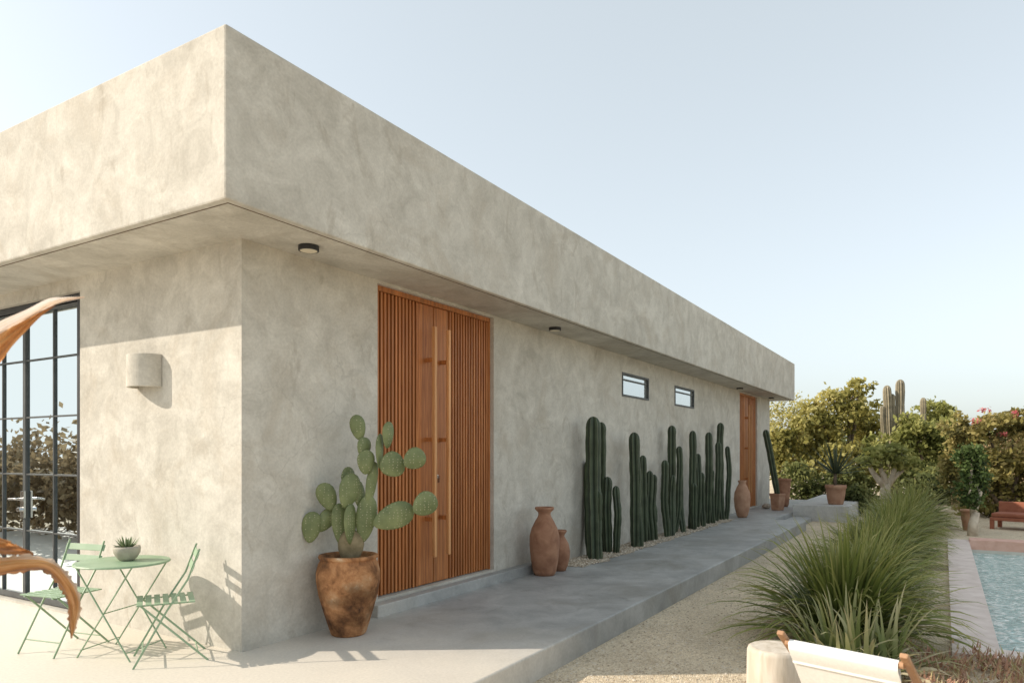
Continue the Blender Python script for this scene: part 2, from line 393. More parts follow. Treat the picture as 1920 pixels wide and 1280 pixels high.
def slat_door(D, withlock):
    a, b_, c_, e = D; f = .035
    mb = MB(); y0, y1 = V0+.05, V0+.16
    mb.box(a, a+f, y0, y1, c_, e); mb.box(b_-f, b_, y0, y1, c_, e); mb.box(a+f, b_-f, y0-.004, y1, e-f-.015, e)
    mb.build('door_frame', m_wood, house, bevel=.004)
    mid = (a+b_)/2-.07; z0, z1 = c_+.012, e-f-.02
    for side in (0, 1):
        l, r_ = (a+f+.004, mid-.004) if side == 0 else (mid+.004, b_-f-.004)
        bw = .265
        bl, br = (r_-bw, r_) if side == 0 else (l, l+bw)
        sl, sr = (l, bl) if side == 0 else (br, r_)
        mb = MB(); mb.box(l, r_, V0+.118, V0+.15, z0, z1)
        door = mb.build('door', m_wooddark, house)
        mb = MB(); mb.box(bl+.002, br-.002, V0+.066, V0+.117, z0, z1)
        mb.build('centre_board', m_wood, door, bevel=.003)
        mb = MB(); n = round((sr-sl)/.054); p = (sr-sl)/n
        for i in range(n):
            mb.box(sl+i*p+.0135, sl+(i+1)*p-.0135, V0+.055, V0+.117, z0, z1)
        mb.build('slat_panel', m_wood, door, bevel=.002)
        hx = mid-.135 if side == 0 else mid+.115
        mb = MB(); mb.box(hx-.021, hx+.021, V0-.072, V0-.032, .45, 2.9)
        mb.build('handle', m_woodpale, door, bevel=.004)
        for zz in (.85, 1.7, 2.55):
            mb = MB(); mb.box(hx-.013, hx+.013, V0-.0315, V0+.065, zz-.022, zz+.022)
            mb.build('bracket', m_wood, door)
        if withlock and side == 1:
            mb = MB(); mb.tube([(mid+.045, V0+.065, 1.3), (mid+.045, V0+.045, 1.3)], .022, 14)
            mb.build('lock', m_chrome, door)
            mb = MB(); mb.box(mid+.042, mid+.048, V0+.02, V0+.0445, 1.235, 1.31); mb.build('key', m_chrome, door)
slat_door(D1, True); slat_door(D2, False)
for W in (W1, W2):
    a, b_, c_, e = W; f = .035; y0, y1 = V0-.012, V0+.05
    mb = MB(); mb.box(a, b_, y0, y1, c_, c_+f); mb.box(a, b_, y0, y1, e-f, e); mb.box(a, a+f, y0, y1, c_+f, e-f); mb.box(b_-f, b_, y0, y1, c_+f, e-f)
    mb.box(a+f, b_-f, V0+.01, V0+.045, e-.13, e-.105)
    w = mb.build('window', m_grey, house)
    mb = MB(); mb.add([(a+f, V0+.03, c_+f), (b_-f, V0+.03, c_+f), (b_-f, V0+.03, e-f), (a+f, V0+.03, e-f)], [(0, 1, 2, 3)])
    mb.build('pane', m_glassw, w)
mb = MB(); x0, x1 = U0+.05, U0+.12
mb.box(x0, x1, 7.024, 11.4, 3.03, 3.1); mb.box(x0, x1, 7.024, 7.165, .02, 3.03); mb.box(x0, x1, 11.36, 11.4, .02, 3.03)
mb.build('glass_door_frame', m_black, house)
for i, (a, b_) in enumerate(((7.17, 8.215), (8.22, 9.265), (9.27, 10.31), (10.315, 11.355))):
    mb = MB(); xa, xb = U0+.06, U0+.10; s_ = .023
    mb.box(xa, xb, a, a+s_, .03, 3.02); mb.box(xa, xb, b_-s_, b_, .03, 3.02)
    mb.box(xa, xb, a+s_, b_-s_, 2.99, 3.02); mb.box(xa, xb, a+s_, b_-s_, .03, .09)
    c_ = (a+b_)/2-.05
    mb.box(xa+.004, xb-.004, c_-.008, c_+.008, .09, 2.99)
    for z in (.75, 1.335, 1.925, 2.515):
        mb.box(xa+.006, xb-.006, a+s_, c_-.008, z-.008, z+.008); mb.box(xa+.006, xb-.006, c_+.008, b_-s_, z-.008, z+.008)
    g = mb.build('glass_door', m_grey, house)
    mb = MB(); mb.add([(U0+.083, a+s_, .09), (U0+.083, b_-s_, .09), (U0+.083, b_-s_, 2.99), (U0+.083, a+s_, 2.99)], [(0, 1, 2, 3)])
    mb.build('pane', m_glass, g)
    if i in (0, 1):
        hv = b_-.015 if i == 0 else a+.015; sg = -1 if i == 0 else 1
        mb = MB(); mb.box(U0+.040, U0+.059, hv-.02, hv+.02, .88, 1.16)
        mb.tube([(U0+.05, hv, 1.08), (U0-.01, hv, 1.08), (U0-.015, hv+sg*.02, 1.08), (U0-.015, hv+sg*.14, 1.075)], .011, 8)
        mb.tube([(U0+.05, hv, .97), (U0+.0, hv, .97)], .02, 10)
        mb.build('handle', m_chrome, g, smooth=False)
def curtain(y0, y1, label):
    mb = MB(); k = 140; vs = []
    for i in range(k+1):
        y = y0+(y1-y0)*i/k
        for z in (.05, 3.08): vs.append((U0+.42+.035*math.sin(y*42)+.015*math.sin(y*17), y, z))
    mb.add(vs, [(2*i, 2*i+2, 2*i+3, 2*i+1) for i in range(k)])
    tag(mb.build('curtain', m_curtain, smooth=True), label, 'curtain')
curtain(7.3, 8.75, 'cream curtain behind the glass door nearest the wall corner')
curtain(9.4, 11.1, 'cream curtain behind the far leaves of the glass door')
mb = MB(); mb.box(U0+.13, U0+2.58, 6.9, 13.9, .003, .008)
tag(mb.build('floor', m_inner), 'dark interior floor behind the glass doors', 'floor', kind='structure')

# lamps
for i, (u, v_, lab) in enumerate(((4.09, 4.40, 'round black ceiling lamp under the soffit nearest the house corner'), (8.44, 4.44, 'round black ceiling lamp under the soffit just past the large slatted door'),
                                 (18.6, 4.46, 'small black ceiling lamp under the soffit before the far door'), (22.3, 4.42, 'small black ceiling lamp under the soffit at the far roof end'))):
    t = empty('ceiling_lamp', (u, v_, SOF), 0, lab, 'ceiling lamp', 'ceiling lamps under the soffit')
    mb = MB(); mb.lathe([(.082, 0), (.082, -.04), (.070, -.042), (.068, -.036)], 32); mb.build('housing', m_black, t, smooth=False)
    mb = MB(); mb.lathe([(.068, -.0355), (.068, -.041)], 32); mb.build('diffuser', m_diff, t)
mb = MB(); k = 24; rr = .185; vs = []
for z in (0, .28):
    for r_ in (rr, rr-.025):
        for i in range(k+1):
            a = math.pi/2+math.pi*i/k
            vs.append((r_*.95*math.cos(a), r_*math.sin(a), z))
n = k+1
fs = []
for i in range(k):
    fs += [(i, i+1, 2*n+i+1, 2*n+i), (n+i, 3*n+i, 3*n+i+1, n+i+1), (i, n+i, n+i+1, i+1), (2*n+i, 2*n+i+1, 3*n+i+1, 3*n+i)]
fs += [(0, 2*n, 3*n, n), (k, n+k, 3*n+k, 2*n+k)]
mb.add(vs, fs)
sc = mb.build('wall_sconce', m_stucco, smooth=False, bevel=.006); sc.location = (U0-.001, 5.91, 2.12)
tag(sc, 'half round plaster wall sconce on the sunlit side of the house', 'wall lamp')

# ------------------------------------------------------------------ vessels
def jar(name, prof, loc, mat, label, group=None, wob=.006, seed=0, n=48, cat='jar'):
    mb = MB(); mb.lathe(prof, n, wob=wob, seed=seed)
    o = mb.build(name, mat, smooth=True); o.location = loc
    return tag(o, label, cat, group)
JAR = [(.125, 0), (.15, .05), (.178, .2), (.195, .38), (.192, .5), (.165, .6), (.12, .69), (.087, .745), (.078, .775), (.082, .80), (.118, .835), (.124, .85), (.118, .868), (.1, .862), (.075, .8), (.07, .7)]
p = gp(1021, 1077); jar('terracotta_jar', JAR, (p.x, p.y, 0), m_terra, 'tall terracotta jar with narrow neck beside the large slatted door', seed=2)
SJ = [(.075, 0), (.10, .06), (.13, .18), (.134, .26), (.115, .36), (.075, .43), (.06, .455), (.062, .475), (.09, .515), (.094, .53), (.085, .538), (.06, .5), (.05, .4)]
jar('terracotta_jar', SJ, (8.43, 4.36, 0), m_terra, 'small squat terracotta jar tucked beside the taller jar', seed=5)
FJ = [(.10, 0), (.135, .06), (.18, .25), (.195, .45), (.18, .6), (.13, .73), (.09, .80), (.08, .83), (.1, .88), (.095, .9), (.07, .86), (.06, .7)]
jar('terracotta_jar', FJ, (17.75, 4.2, 0), m_terra2, 'terracotta jar at the far end of the cactus row near the second door', seed=8)
pot = empty('terracotta_pot', (4.53, 4.39, 0), 0, 'large weathered terracotta pot holding the prickly pear', 'plant pot')
mb = MB(); mb.lathe([(.135, 0), (.15, .012), (.175, .09), (.215, .22), (.25, .35), (.268, .46), (.268, .54), (.252, .605), (.234, .64), (.232, .648), (.246, .655), (.25, .668), (.246, .682), (.225, .684), (.21, .67), (.205, .6)], 56, wob=.008, seed=3)
mb.build('vessel', m_oldpot, pot, smooth=True)
mb = MB(); mb.lathe([(.206, .62), (.1, .65), (.02, .655)], 32); mb.build('soil', m_soil, pot, smooth=True)

PX = 650; DP = 6.12
pear = empty('prickly_pear', (4.53, 4.39, .64), 0, 'prickly pear cactus with round pads growing in the large pot', 'cactus')
fwd = cw(0, 1); rgt = cw(1, 0); upv = Vector((0, 0, 1))
def pad(cx, cy, w, h, ang, yaw=0, dd=0, th=.0135, name='pad', mat=None):
    d = DP+dd; c = at(cx, cy, d)-Vector((4.53, 4.39, .64))
    w = w*d/F/2*1.06; h = h*d/F/2*1.06; a = R(ang)
    r_ = rgt*math.cos(R(yaw))+fwd*math.sin(R(yaw)); nrm = -rgt*math.sin(R(yaw))+fwd*math.cos(R(yaw))
    ax = r_*math.cos(a)-upv*math.sin(a); ay = r_*math.sin(a)+upv*math.cos(a)
    mb = MB(); nr, nk = 9, 24; vs = []; fs = []
    for i in range(nr+1):
        t = -1+2*i/nr; lat = t*math.pi/2
        cl = max(math.cos(lat), .04)
        ob = 1+.22*math.sin(lat)
        for k in range(nk):
            q = 2*math.pi*k/nk
            x = cl*ob*math.cos(q)*w; y = math.sin(lat)*h
            z = math.copysign(abs(math.sin(q))**.8, math.sin(q))*th*cl**.6
            bend = .30*(x/w)**2*.05+.18*(y/h)**2*.05 if w > 0 else 0
            vs.append(c+ax*x+ay*y+nrm*(z+bend))
    for i in range(nr):
        for k in range(nk):
            A = i*nk+k; B = i*nk+(k+1) % nk; fs.append((A, B, B+nk, A+nk))
    fs.append(tuple(range(nk))[::-1]); fs.append(tuple(range(nr*nk, nr*nk+nk)))
    mb.add(vs, fs); mb.build(name, mat or m_pear, pear, smooth=True)
pad(657, 1025, 46, 62, 4, 0, 0, .055, 'trunk', m_pearwood)
PADS = [(640, 985, 32, 80, -6, 25), (659, 982, 34, 72, 2, 65, -.05), (686, 972, 36, 84, 8, 10), (738, 968, 46, 76, 68, 10, -.06), (797, 945, 42, 48, 55, 20, -.08),
        (656, 920, 40, 64, 16, 40, -.05), (613, 931, 34, 52, -22, 10), (584, 988, 34, 56, 8, 15, -.02), (612, 975, 30, 50, 40, 30, .04), (697, 908, 20, 82, 10, 30, .02),
        (687, 866, 32, 44, 4, 30, -.03), (684, 838, 30, 36, 20, 50), (671, 801, 27, 46, -10, 10), (714, 845, 24, 62, 4, 70, .03), (729, 815, 24, 48, 6, 45, .03),
        (735, 871, 46, 44, 65, 10, -.03), (777, 860, 38, 42, 55, 15, -.05), (653, 890, 26, 30, 60, 50, .05), (675, 928, 24, 56, -12, 40, .04)]
for q in PADS: pad(*q)

# columnar cactus clumps
def column(mb, base, top, r, ribs=6, bend=.0, seed=0, depth=.36):
    rng = random.Random(seed); base = Vector(base); top = Vector(top)
    bx = rng.uniform(-1, 1)*bend; by = rng.uniform(-1, 1)*bend
    L = (top-base).length; k = 18; pts = []; rad = []
    dirn = (top-base).normalized(); capl = min(r*1.4, L*.3); q1 = top-dirn*capl
    ph = rng.uniform(0, 6)
    for i in range(k+1):
        t = i/k; pts.append(base.lerp(q1, t)+Vector((bx, by, 0))*(math.sin(math.pi*t)*.8+.25*math.sin(t*8+ph)*t*(1-t)*4))
        rad.append(r*(.84+.16*min(1, t*4))*(1+.045*math.sin(i*1.7+seed)))
    rl = rad[-1]
    for e in (.35, .6, .8, .93, 1.):
        pts.append(q1.lerp(top, e)); rad.append(max(rl*math.sqrt(max(0, 1-e*e)), r*.06))
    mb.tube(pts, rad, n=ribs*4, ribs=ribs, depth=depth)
CL = [('frontmost clump of tall dark green columnar cacti beside the small jar', [(1113, 780, 27, 4.42), (1133, 791, 17, 4.58), (1106, 862, 15, 4.58), (1141, 893, 16, 4.5), (1152, 910, 13, 4.42), (1124, 920, 14, 4.33)]),
      ('second clump of columnar cacti counted from the small jar', [(1188, 810, 19, 4.42), (1206, 853, 13, 4.5), (1197, 872, 13, 4.36), (1221, 882, 13, 4.45), (1230, 889, 11, 4.42), (1214, 905, 11, 4.55)]),
      ('third clump of columnar cacti standing under the far small window', [(1260, 797, 15, 4.45), (1250, 862, 13, 4.42), (1269, 836, 11, 4.5), (1277, 858, 11, 4.42), (1264, 890, 11, 4.35)]),
      ('fourth clump of columnar cacti second from the far end', [(1297, 807, 13, 4.47), (1307, 850, 11, 4.45), (1328, 810, 13, 4.47), (1316, 885, 11, 4.4), (1302, 905, 11, 4.35)]),
      ('farthest clump of columnar cacti next to the pale jar', [(1354, 792, 12, 4.47), (1345, 828, 11, 4.45), (1360, 836, 9, 4.42), (1338, 880, 9, 4.4)])]
for ci, (lab, cols) in enumerate(CL):
    def onv(px, v_):
        t = (px-960)/F; Y = v_/(SU-CU*t); return Y, cw(t*Y, Y, 0)
    Y0, root = onv(cols[0][0], cols[0][3])
    t = empty('columnar_cactus', (root.x, root.y, 0), 0, lab, 'cactus', 'columnar cacti along the wall')
    for k, (px, py, w, v_) in enumerate(cols):
        Y, p = onv(px, v_); z = EYE+(HZ-py)*Y/F; r_ = w*Y/F/2*1.08
        b_ = Vector((p.x-root.x, p.y-root.y, -.02))
        rr = random.Random(ci*10+k)
        tp = b_+Vector((rr.uniform(-.06, .06), rr.uniform(-.05, .05), z+.02))
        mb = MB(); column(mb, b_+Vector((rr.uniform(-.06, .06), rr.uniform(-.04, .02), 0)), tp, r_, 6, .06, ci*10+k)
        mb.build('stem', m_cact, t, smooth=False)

# ------------------------------------------------------------------ bistro set
def bistro_chair(loc, rz, label):
    t = empty('folding_chair', loc, rz, label, 'chair', 'green folding bistro chairs')
    for s_ in (-1, 1):
        x = s_*.19
        mb = MB(); pts = [(x, .24, 0), (x, .02, .40), (x, -.12, .62), (x, -.2, .84)]
        for a, b_ in zip(pts[:-1], pts[1:]): mb.bar(a, b_, .014, .007, (1, 0, 0))
        mb.build('leg', m_green, t)
        mb = MB(); x2 = s_*.172; mb.bar((x2, -.26, 0), (x2, .19, .445), .014, .007, (1, 0, 0)); mb.build('leg', m_green, t)
    mb = MB()
    for i in range(7): y = -.17+i*.058; mb.box(-.2, .2, y, y+.04, .449, .458)
    mb.bar((-.15, -.17, .443), (-.15, .22, .443), .018, .009); mb.bar((.15, -.17, .443), (.15, .22, .443), .018, .009)
    mb.build('seat', m_green, t, bevel=.002)
    mb = MB()
    for z0, y in ((.70, -.155), (.785, -.186)):
        mb.box(-.21, .21, -.026, .026, -.004, .004, Matrix.Translation((0, y, z0)) @ Matrix.Rotation(R(110), 4, 'X'))
    mb.build('backrest', m_green, t, bevel=.002)
    for q in ((.19, .18, .10), (.172, -.19, .07)):
        mb = MB(); mb.tube([(-q[0], q[1], q[2]), (q[0], q[1], q[2])], .005, 8); mb.build('crossbar', m_green, t)
bistro_chair((3.28, 5.02, 0), facing(-.85, .53), 'green slatted folding chair right of the bistro table near the house corner')
bistro_chair((3.02, 6.0, 0), facing(-.98, -.2), 'green slatted folding chair left of the bistro table by the glass doors')
TC = at(230, 1052, 5.564)
tb = empty('bistro_table', (TC.x, TC.y, 0), R(20), 'small round green metal bistro table against the sunlit wall', 'table')
mb = MB(); mb.lathe([(.02, .706), (.325, .706), (.338, .699), (.340, .706), (.335, .713), (.33, .714), (.02, .714)], 48); mb.build('tabletop', m_green, tb)
for s_ in (-1, 1):
    for q in (-1, 1):
        x = s_*.2+q*.012
        mb = MB(); mb.tube([(x, q*.24, 0), (x, -q*.24, .705)], .006, 8); mb.build('leg', m_green, tb)
for q0, q1 in (((-.2, .2, .06), (.2, .2, .06)), ((-.2, -.2, .06), (.2, -.2, .06)), ((-.21, 0, .345), (.21, 0, .345))):
    mb = MB(); mb.tube([q0, q1], .0045, 8); mb.build('brace', m_green, tb)
bw = at(238, 1046, 5.6); bw.z = .7145
bo = empty('cement_bowl', bw, 0, 'small round cement bowl planter on the bistro table', 'plant pot')
mb = MB(); mb.lathe([(.05, 0), (.072, .02), (.096, .062), (.099, .095), (.095, .112), (.09, .11), (.086, .09)], 36, wob=.01); mb.build('vessel', m_bowl, bo, smooth=True)
mb = MB(); mb.lathe([(.087, .092), (.05, .10), (.01, .102)], 24); mb.build('soil', m_soil, bo)

def spikes(n, L, w, seed, elev=(20, 85), curve=.25, segs=5, thick=.2):
    rng = random.Random(seed); mb = MB()
    for i in range(n):
        a = i*2.399+rng.uniform(-.2, .2); f = i/n
        e = R(elev[1]+(elev[0]-elev[1])*f+rng.uniform(-6, 6)); l = L*rng.uniform(.8, 1.15)
        d = Vector((math.cos(a)*math.cos(e), math.sin(a)*math.cos(e), math.sin(e))); side = Vector((-math.sin(a), math.cos(a), 0))
        p = Vector((math.cos(a)*.02, math.sin(a)*.02, 0)); vs = []; tn = []; t0 = rng.uniform(0, .5)
        for k in range(segs+1):
            t = k/segs; ww = w*(.75+.5*t)*(1-t**2.2)+.0008
            nrm = d.cross(side)
            vs += [p-side*ww+nrm*(-ww*thick), p+nrm*ww*thick*1.2, p+side*ww+nrm*(-ww*thick)]; tn += [t0+t*.5, t0+t*.25, t0+t*.5]
            p = p+d*l/segs; d = (d+Vector((math.cos(a), math.sin(a), -.6))*abs(curve)/segs).normalized()
        fs = []
        for k in range(segs):
            o = 3*k; fs += [(o, o+1, o+4, o+3), (o+1, o+2, o+5, o+4)]
        mb.add(vs, fs, tn)
    return mb
o = spikes(24, .10, .010, 4, (25, 85), .1).build('succulent', m_aloe, smooth=True); o.location = bw+Vector((0, 0, .09))
tag(o, 'tiny spiky aloe growing in the cement bowl', 'plant')

# ------------------------------------------------------------------ pots at the far end
p = gp(1458, 956)
mb = MB(); q = [(.15, 0), (.165, .02), (.205, .4), (.225, .41), (.225, .46), (.2, .46), (.19, .38)]
mb.lathe(q, 4); mb.lathe([(.19, .40), (.01, .42)], 4)
o = mb.build('square_pot', m_terra2, bevel=.008); o.location = (p.x, p.y, 0); o.rotation_euler.z = R(20); tag(o, 'square terracotta pot at the far wall end holding a leaning cactus', 'plant pot')
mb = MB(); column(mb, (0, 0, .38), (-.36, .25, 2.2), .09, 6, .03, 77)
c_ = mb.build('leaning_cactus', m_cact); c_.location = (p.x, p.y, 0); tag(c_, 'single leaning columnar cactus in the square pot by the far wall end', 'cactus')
p2 = p+Vector((1.5, .15, 0))
jar('tall_pot', [(.15, 0), (.18, .1), (.22, .5), (.23, .75), (.25, .77), (.25, .82), (.22, .82), (.2, .6)], p2, m_terra, 'taller terracotta pot behind the square pot at the far wall end', cat='plant pot')
mb = MB(); mb.lathe([(.03, 0), (.11, .02), (.13, .07), (.08, .13), (.01, .15)], 9, wob=.1, seed=4); o = mb.build('stone', m_bed, smooth=True); pp = gp(1437, 953); o.location = pp; tag(o, 'round grey stone on the walkway near the far pots', 'stone')
pa = gp(1567, 945, PZ)
ap = empty('terracotta_pot', pa, 0, 'banded terracotta pot on the far platform with a spiky plant', 'plant pot')
mb = MB(); mb.lathe([(.17, 0), (.19, .03), (.23, .26), (.245, .42), (.265, .43), (.265, .52), (.24, .52), (.22, .44)], 36); mb.build('vessel', m_terra2, ap, smooth=True)
mb = MB(); mb.lathe([(.23, .44), (.02, .48)], 24); mb.build('soil', m_soil, ap)
sp_ = empty('spiky_plant', pa+Vector((0, 0, .45)), 0, 'dark spiky rosette plant on a short stem in the pot on the far platform', 'plant')
mb = MB(); mb.tube([(0, 0, 0), (-.04, .02, .2), (-.02, 0, .38)], [.05, .045, .04], 9); mb.build('stem', m_bark, sp_, smooth=True)
o = spikes(34, .95, .032, 9, (8, 82), .12).build('foliage', m_agave, sp_, smooth=True); o.location = (-.02, 0, .36)

# ------------------------------------------------------------------ grasses
def grass_mesh(n, L, spread, seed, width=.009, el=(38, 86), dry=.1, droop=1.5):
    rng = random.Random(seed); mb = MB()
    for i in range(n):
        a = rng.uniform(0, 6.283); r0 = spread*math.sqrt(rng.random()); b0 = rng.uniform(0, 6.28)
        p = Vector((r0*math.cos(b0), r0*math.sin(b0), 0))
        if rng.random() < .8: a = b0+rng.uniform(-.6, .6)
        e = R(rng.uniform(*el)); l = L*rng.uniform(.65, 1.12)
        isdry = rng.random() < dry
        if isdry: e *= .5; l *= .85
        d = Vector((math.cos(a)*math.cos(e), math.sin(a)*math.cos(e), math.sin(e))); side = Vector((-math.sin(a), math.cos(a), 0))
        w = width*rng.uniform(.6, 1.3); vs = []; tn = []; segs = 8; dr = rng.uniform(.5, 1.5)*droop
        tw = rng.uniform(-.5, .5); t0 = rng.uniform(-.06, .22)
        for k in range(segs+1):
            t = k/segs; ww = w*(1-t**2)*(.6+.8*min(1, t*3))+.0006
            sd = (side*math.cos(tw*t*2)+Vector((0, 0, 1))*math.sin(tw*t*2))
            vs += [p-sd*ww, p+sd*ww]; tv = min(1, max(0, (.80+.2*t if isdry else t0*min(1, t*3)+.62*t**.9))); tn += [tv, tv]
            p = p+d*l/segs; d = (d+Vector((0, 0, -1))*dr*t/segs*1.6).normalized()
            if p.z < .01: p.z = .01
        mb.add(vs, [(2*k, 2*k+1, 2*k+3, 2*k+2) for k in range(segs)], tn)
    return mb
GR = [(7.4, .80, 1.03, 'frontmost large clump of arching green grass by the deck chair'), (9.4, .70, .78, 'second arching grass clump from the deck chair'),
      (11.1, .90, .88, 'third arching grass clump from the deck chair'), (12.8, .70, .78, 'fourth arching grass clump from the deck chair'),
      (14.4, .84, .92, 'fifth arching grass clump from the deck chair'), (16.1, .70, .84, 'sixth arching grass clump from the deck chair'),
      (17.8, .76, .98, 'seventh grass clump, next to last in the row along the pool'), (19.4, .66, 1.02, 'farthest grass clump at the end of the row along the pool')]
gm = []
for s_ in range(3):
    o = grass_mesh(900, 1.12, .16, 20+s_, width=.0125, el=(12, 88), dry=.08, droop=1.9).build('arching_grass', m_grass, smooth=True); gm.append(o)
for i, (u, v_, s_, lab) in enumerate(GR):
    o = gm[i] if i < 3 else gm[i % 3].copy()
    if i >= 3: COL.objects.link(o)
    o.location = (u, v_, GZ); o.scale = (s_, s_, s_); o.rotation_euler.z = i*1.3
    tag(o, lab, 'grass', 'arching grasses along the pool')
o = grass_mesh(200, .70, .32, 51, width=.016, el=(30, 84), dry=.4, droop=1.5).build('striped_plant', m_iris, smooth=True)
o.location = (6.3, .62, GZ); tag(o, 'pale striped strap leaf plant in front of the grasses', 'plant')
mb = MB(); rng = random.Random(12)
tuf = [(rng.uniform(4.8, 7.1), -1.6+1.85*rng.random(), rng.uniform(.05, .18)) for _ in range(115)]
for i in range(7500):
    tu = rng.choice(tuf); u = rng.gauss(tu[0], .08); v_ = rng.gauss(tu[1], .08)
    if u > 7.2: continue
    l = rng.uniform(.05, .10); a = rng.uniform(0, 6.28); e = R(rng.uniform(15, 85)); hh = rng.uniform(0, tu[2])
    d = Vector((math.cos(a)*math.cos(e), math.sin(a)*math.cos(e), math.sin(e))); sd = Vector((-math.sin(a), math.cos(a), 0))*.010
    p = Vector((u, v_, GZ+hh)); t = rng.random()
    mb.add([p-sd, p+sd, p+d*l], [(0, 1, 2)], [t*.6, t*.6, t])
tag(mb.build('ground_cover', m_cover), 'reddish low succulent ground cover at the near end of the pool', 'ground cover', kind='stuff')

# ------------------------------------------------------------------ trees and hedges
def leafcloud(blobs, n, size, seed, up=.3, clumps=26, sig=.2, tonebias=0):
    rng = np.random.default_rng(seed)
    wt = np.array([b[1][0]*b[1][2] for b in blobs]); wt = wt/wt.sum(); mb = MB()
    allv = []; allt = []
    for (c, r_), w in zip(blobs, wt):
        m_ = max(4, int(n*w)); r_ = np.array(r_); c = np.array(c)
        K = max(6, int(clumps)); dr = rng.normal(size=(K, 3)); dr /= np.linalg.norm(dr, axis=1)[:, None]
        cc = dr*(rng.random(K)**.45)[:, None]*.95; ct = rng.normal(0, .17, K)
        k = rng.integers(0, K, m_); P = cc[k]+rng.normal(0, sig, (m_, 3))
        ln = np.linalg.norm(P, axis=1); P = c+P*r_
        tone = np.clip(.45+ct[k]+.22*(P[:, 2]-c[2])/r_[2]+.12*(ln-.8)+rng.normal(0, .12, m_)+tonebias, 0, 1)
        d = rng.normal(size=(m_, 3)); d[:, 2] -= .15; d /= np.linalg.norm(d, axis=1)[:, None]
        nn = rng.normal(size=(m_, 3)); nn[:, 2] += up; s_ = np.cross(d, nn); s_ /= np.linalg.norm(s_, axis=1)[:, None]+1e-9
        L = size*rng.uniform(.6, 1.4, m_)[:, None]; Wd = L*.28
        q = np.stack([P-d*L*.5, P+s_*Wd, P+d*L*.5, P-s_*Wd], axis=1)
        allv.append(q.reshape(-1, 3)); allt.append(np.repeat(tone, 4))
    v = np.concatenate(allv); t = np.concatenate(allt); nq = len(v)//4
    mb.v = v.tolist(); mb.t = t.tolist(); mb.f = [(4*i, 4*i+1, 4*i+2, 4*i+3) for i in range(nq)]
    return mb
def pblobs(lst, d, org, depth=1.0):
    out = []
    for q in lst:
        px, py, rx, ry = q[:4]; dd = d+(q[4] if len(q) > 4 else 0)
        c = at(px, py, dd)-org; rr = rx*dd/F
        out.append(((c.x, c.y, c.z), (rr*depth, rr*depth, ry*dd/F)))
    return out
def tree(name, px, d, zb, blobs, n, size, lmat, bmat, label, cat, seed, tr=.12, group=None, up=.3, sig=.2, clumps=26, tonebias=0):
    org = at(px, 900, d); org.z = zb
    t = empty(name, org, 0, label, cat, group); B = pblobs(blobs, d, org)
    rng = random.Random(seed); mb = MB(); hz = min(b[0][2] for b in B)*.6
    mb.tube([(0, 0, -.1), (rng.uniform(-.1, .1), 0, hz*.5), (rng.uniform(-.1, .1), rng.uniform(-.1, .1), max(hz, .3))], [tr*1.3, tr, tr*.85], 9)
    for b_ in B:
        c = Vector(b_[0]); s0 = Vector((0, 0, max(hz*.8, .2)))
        mid = s0.lerp(c, .55)+Vector((rng.uniform(-.2, .2), rng.uniform(-.2, .2), .1))
        mb.tube([s0, mid, c, c+Vector((rng.uniform(-.3, .3), rng.uniform(-.3, .3), b_[1][2]*.5))], [tr*.6, tr*.42, tr*.22, .015], 7)
    mb.build('trunk', bmat, t, smooth=True)
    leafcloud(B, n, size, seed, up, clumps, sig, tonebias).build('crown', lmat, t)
    return t
tree('bushy_tree', 1575, 29, -.1, [(1592, 762, 52, 42), (1610, 728, 26, 18), (1545, 795, 58, 44), (1488, 815, 44, 38), (1632, 805, 40, 54, 1), (1575, 850, 74, 48), (1508, 868, 52, 42), (1630, 880, 44, 44), (1460, 850, 24, 50)],
     14000, .2, m_tree, m_bark, 'broad yellow green leafy tree beyond the far end of the house', 'tree', 31, .16, sig=.15)
tree('wispy_tree', 1462, 36, -.1, [(1468, 762, 36, 26), (1452, 800, 28, 34), (1500, 775, 30, 22)], 1800, .13, m_tree, m_bark, 'thin wispy tree directly behind the far roof end', 'tree', 32, .05, sig=.28)
tree('leafy_tree', 1745, 26.2, -.1, [(1748, 782, 38, 32, 4), (1718, 815, 44, 36), (1765, 838, 46, 50), (1710, 872, 50, 40), (1640, 850, 26, 34, -.4), (1785, 805, 28, 32)], 9500, .19, m_tree3, m_bark,
     'green leafy tree right of the tall cardon cactus', 'tree', 33, .14, sig=.15)
org = at(1662, 945, 22); org.z = -.2
pf = empty('forked_tree', org, 0, 'small tree with pale twisted forked trunk below the cardon cactus', 'tree')
mb = MB(); rng = random.Random(8)
mb.tube([(0, 0, -.1), (.05, .02, .3), (-.02, .04, .6), (.04, 0, .8)], [.19, .16, .15, .13], 10)
for a, h_, r_ in ((-.55, 1.55, .09), (-.2, 1.9, .08), (.3, 1.75, .085), (.6, 1.4, .07)):
    e = rgt*a; mb.tube([(.02, .0, .7), (e.x*.45, e.y*.45, 1.0+rng.uniform(-.1, .1)), (e.x*.85, e.y*.85, 1.25), (e.x, e.y, h_)], [r_*1.2, r_, r_*.75, r_*.45], 8)
mb.build('trunk', m_palebark, pf, smooth=True)
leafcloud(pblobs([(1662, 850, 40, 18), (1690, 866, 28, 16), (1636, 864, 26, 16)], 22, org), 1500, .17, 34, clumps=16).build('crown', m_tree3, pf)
tree('shrub', 1520, 27, -.2, [(1490, 905, 34, 40), (1530, 915, 40, 34), (1575, 908, 36, 36), (1612, 915, 30, 34)], 5500, .15, m_tree2, m_bark, 'low dark green shrub behind the spiky plant on the platform', 'shrub', 35, .06)
tree('shrub', 1605, 20.5, -.2, [(1604, 930, 26, 26), (1622, 938, 22, 22)], 1900, .13, m_tree2, m_bark, 'low dark shrub between far platform and the pale forked trunk', 'shrub', 36, .05)
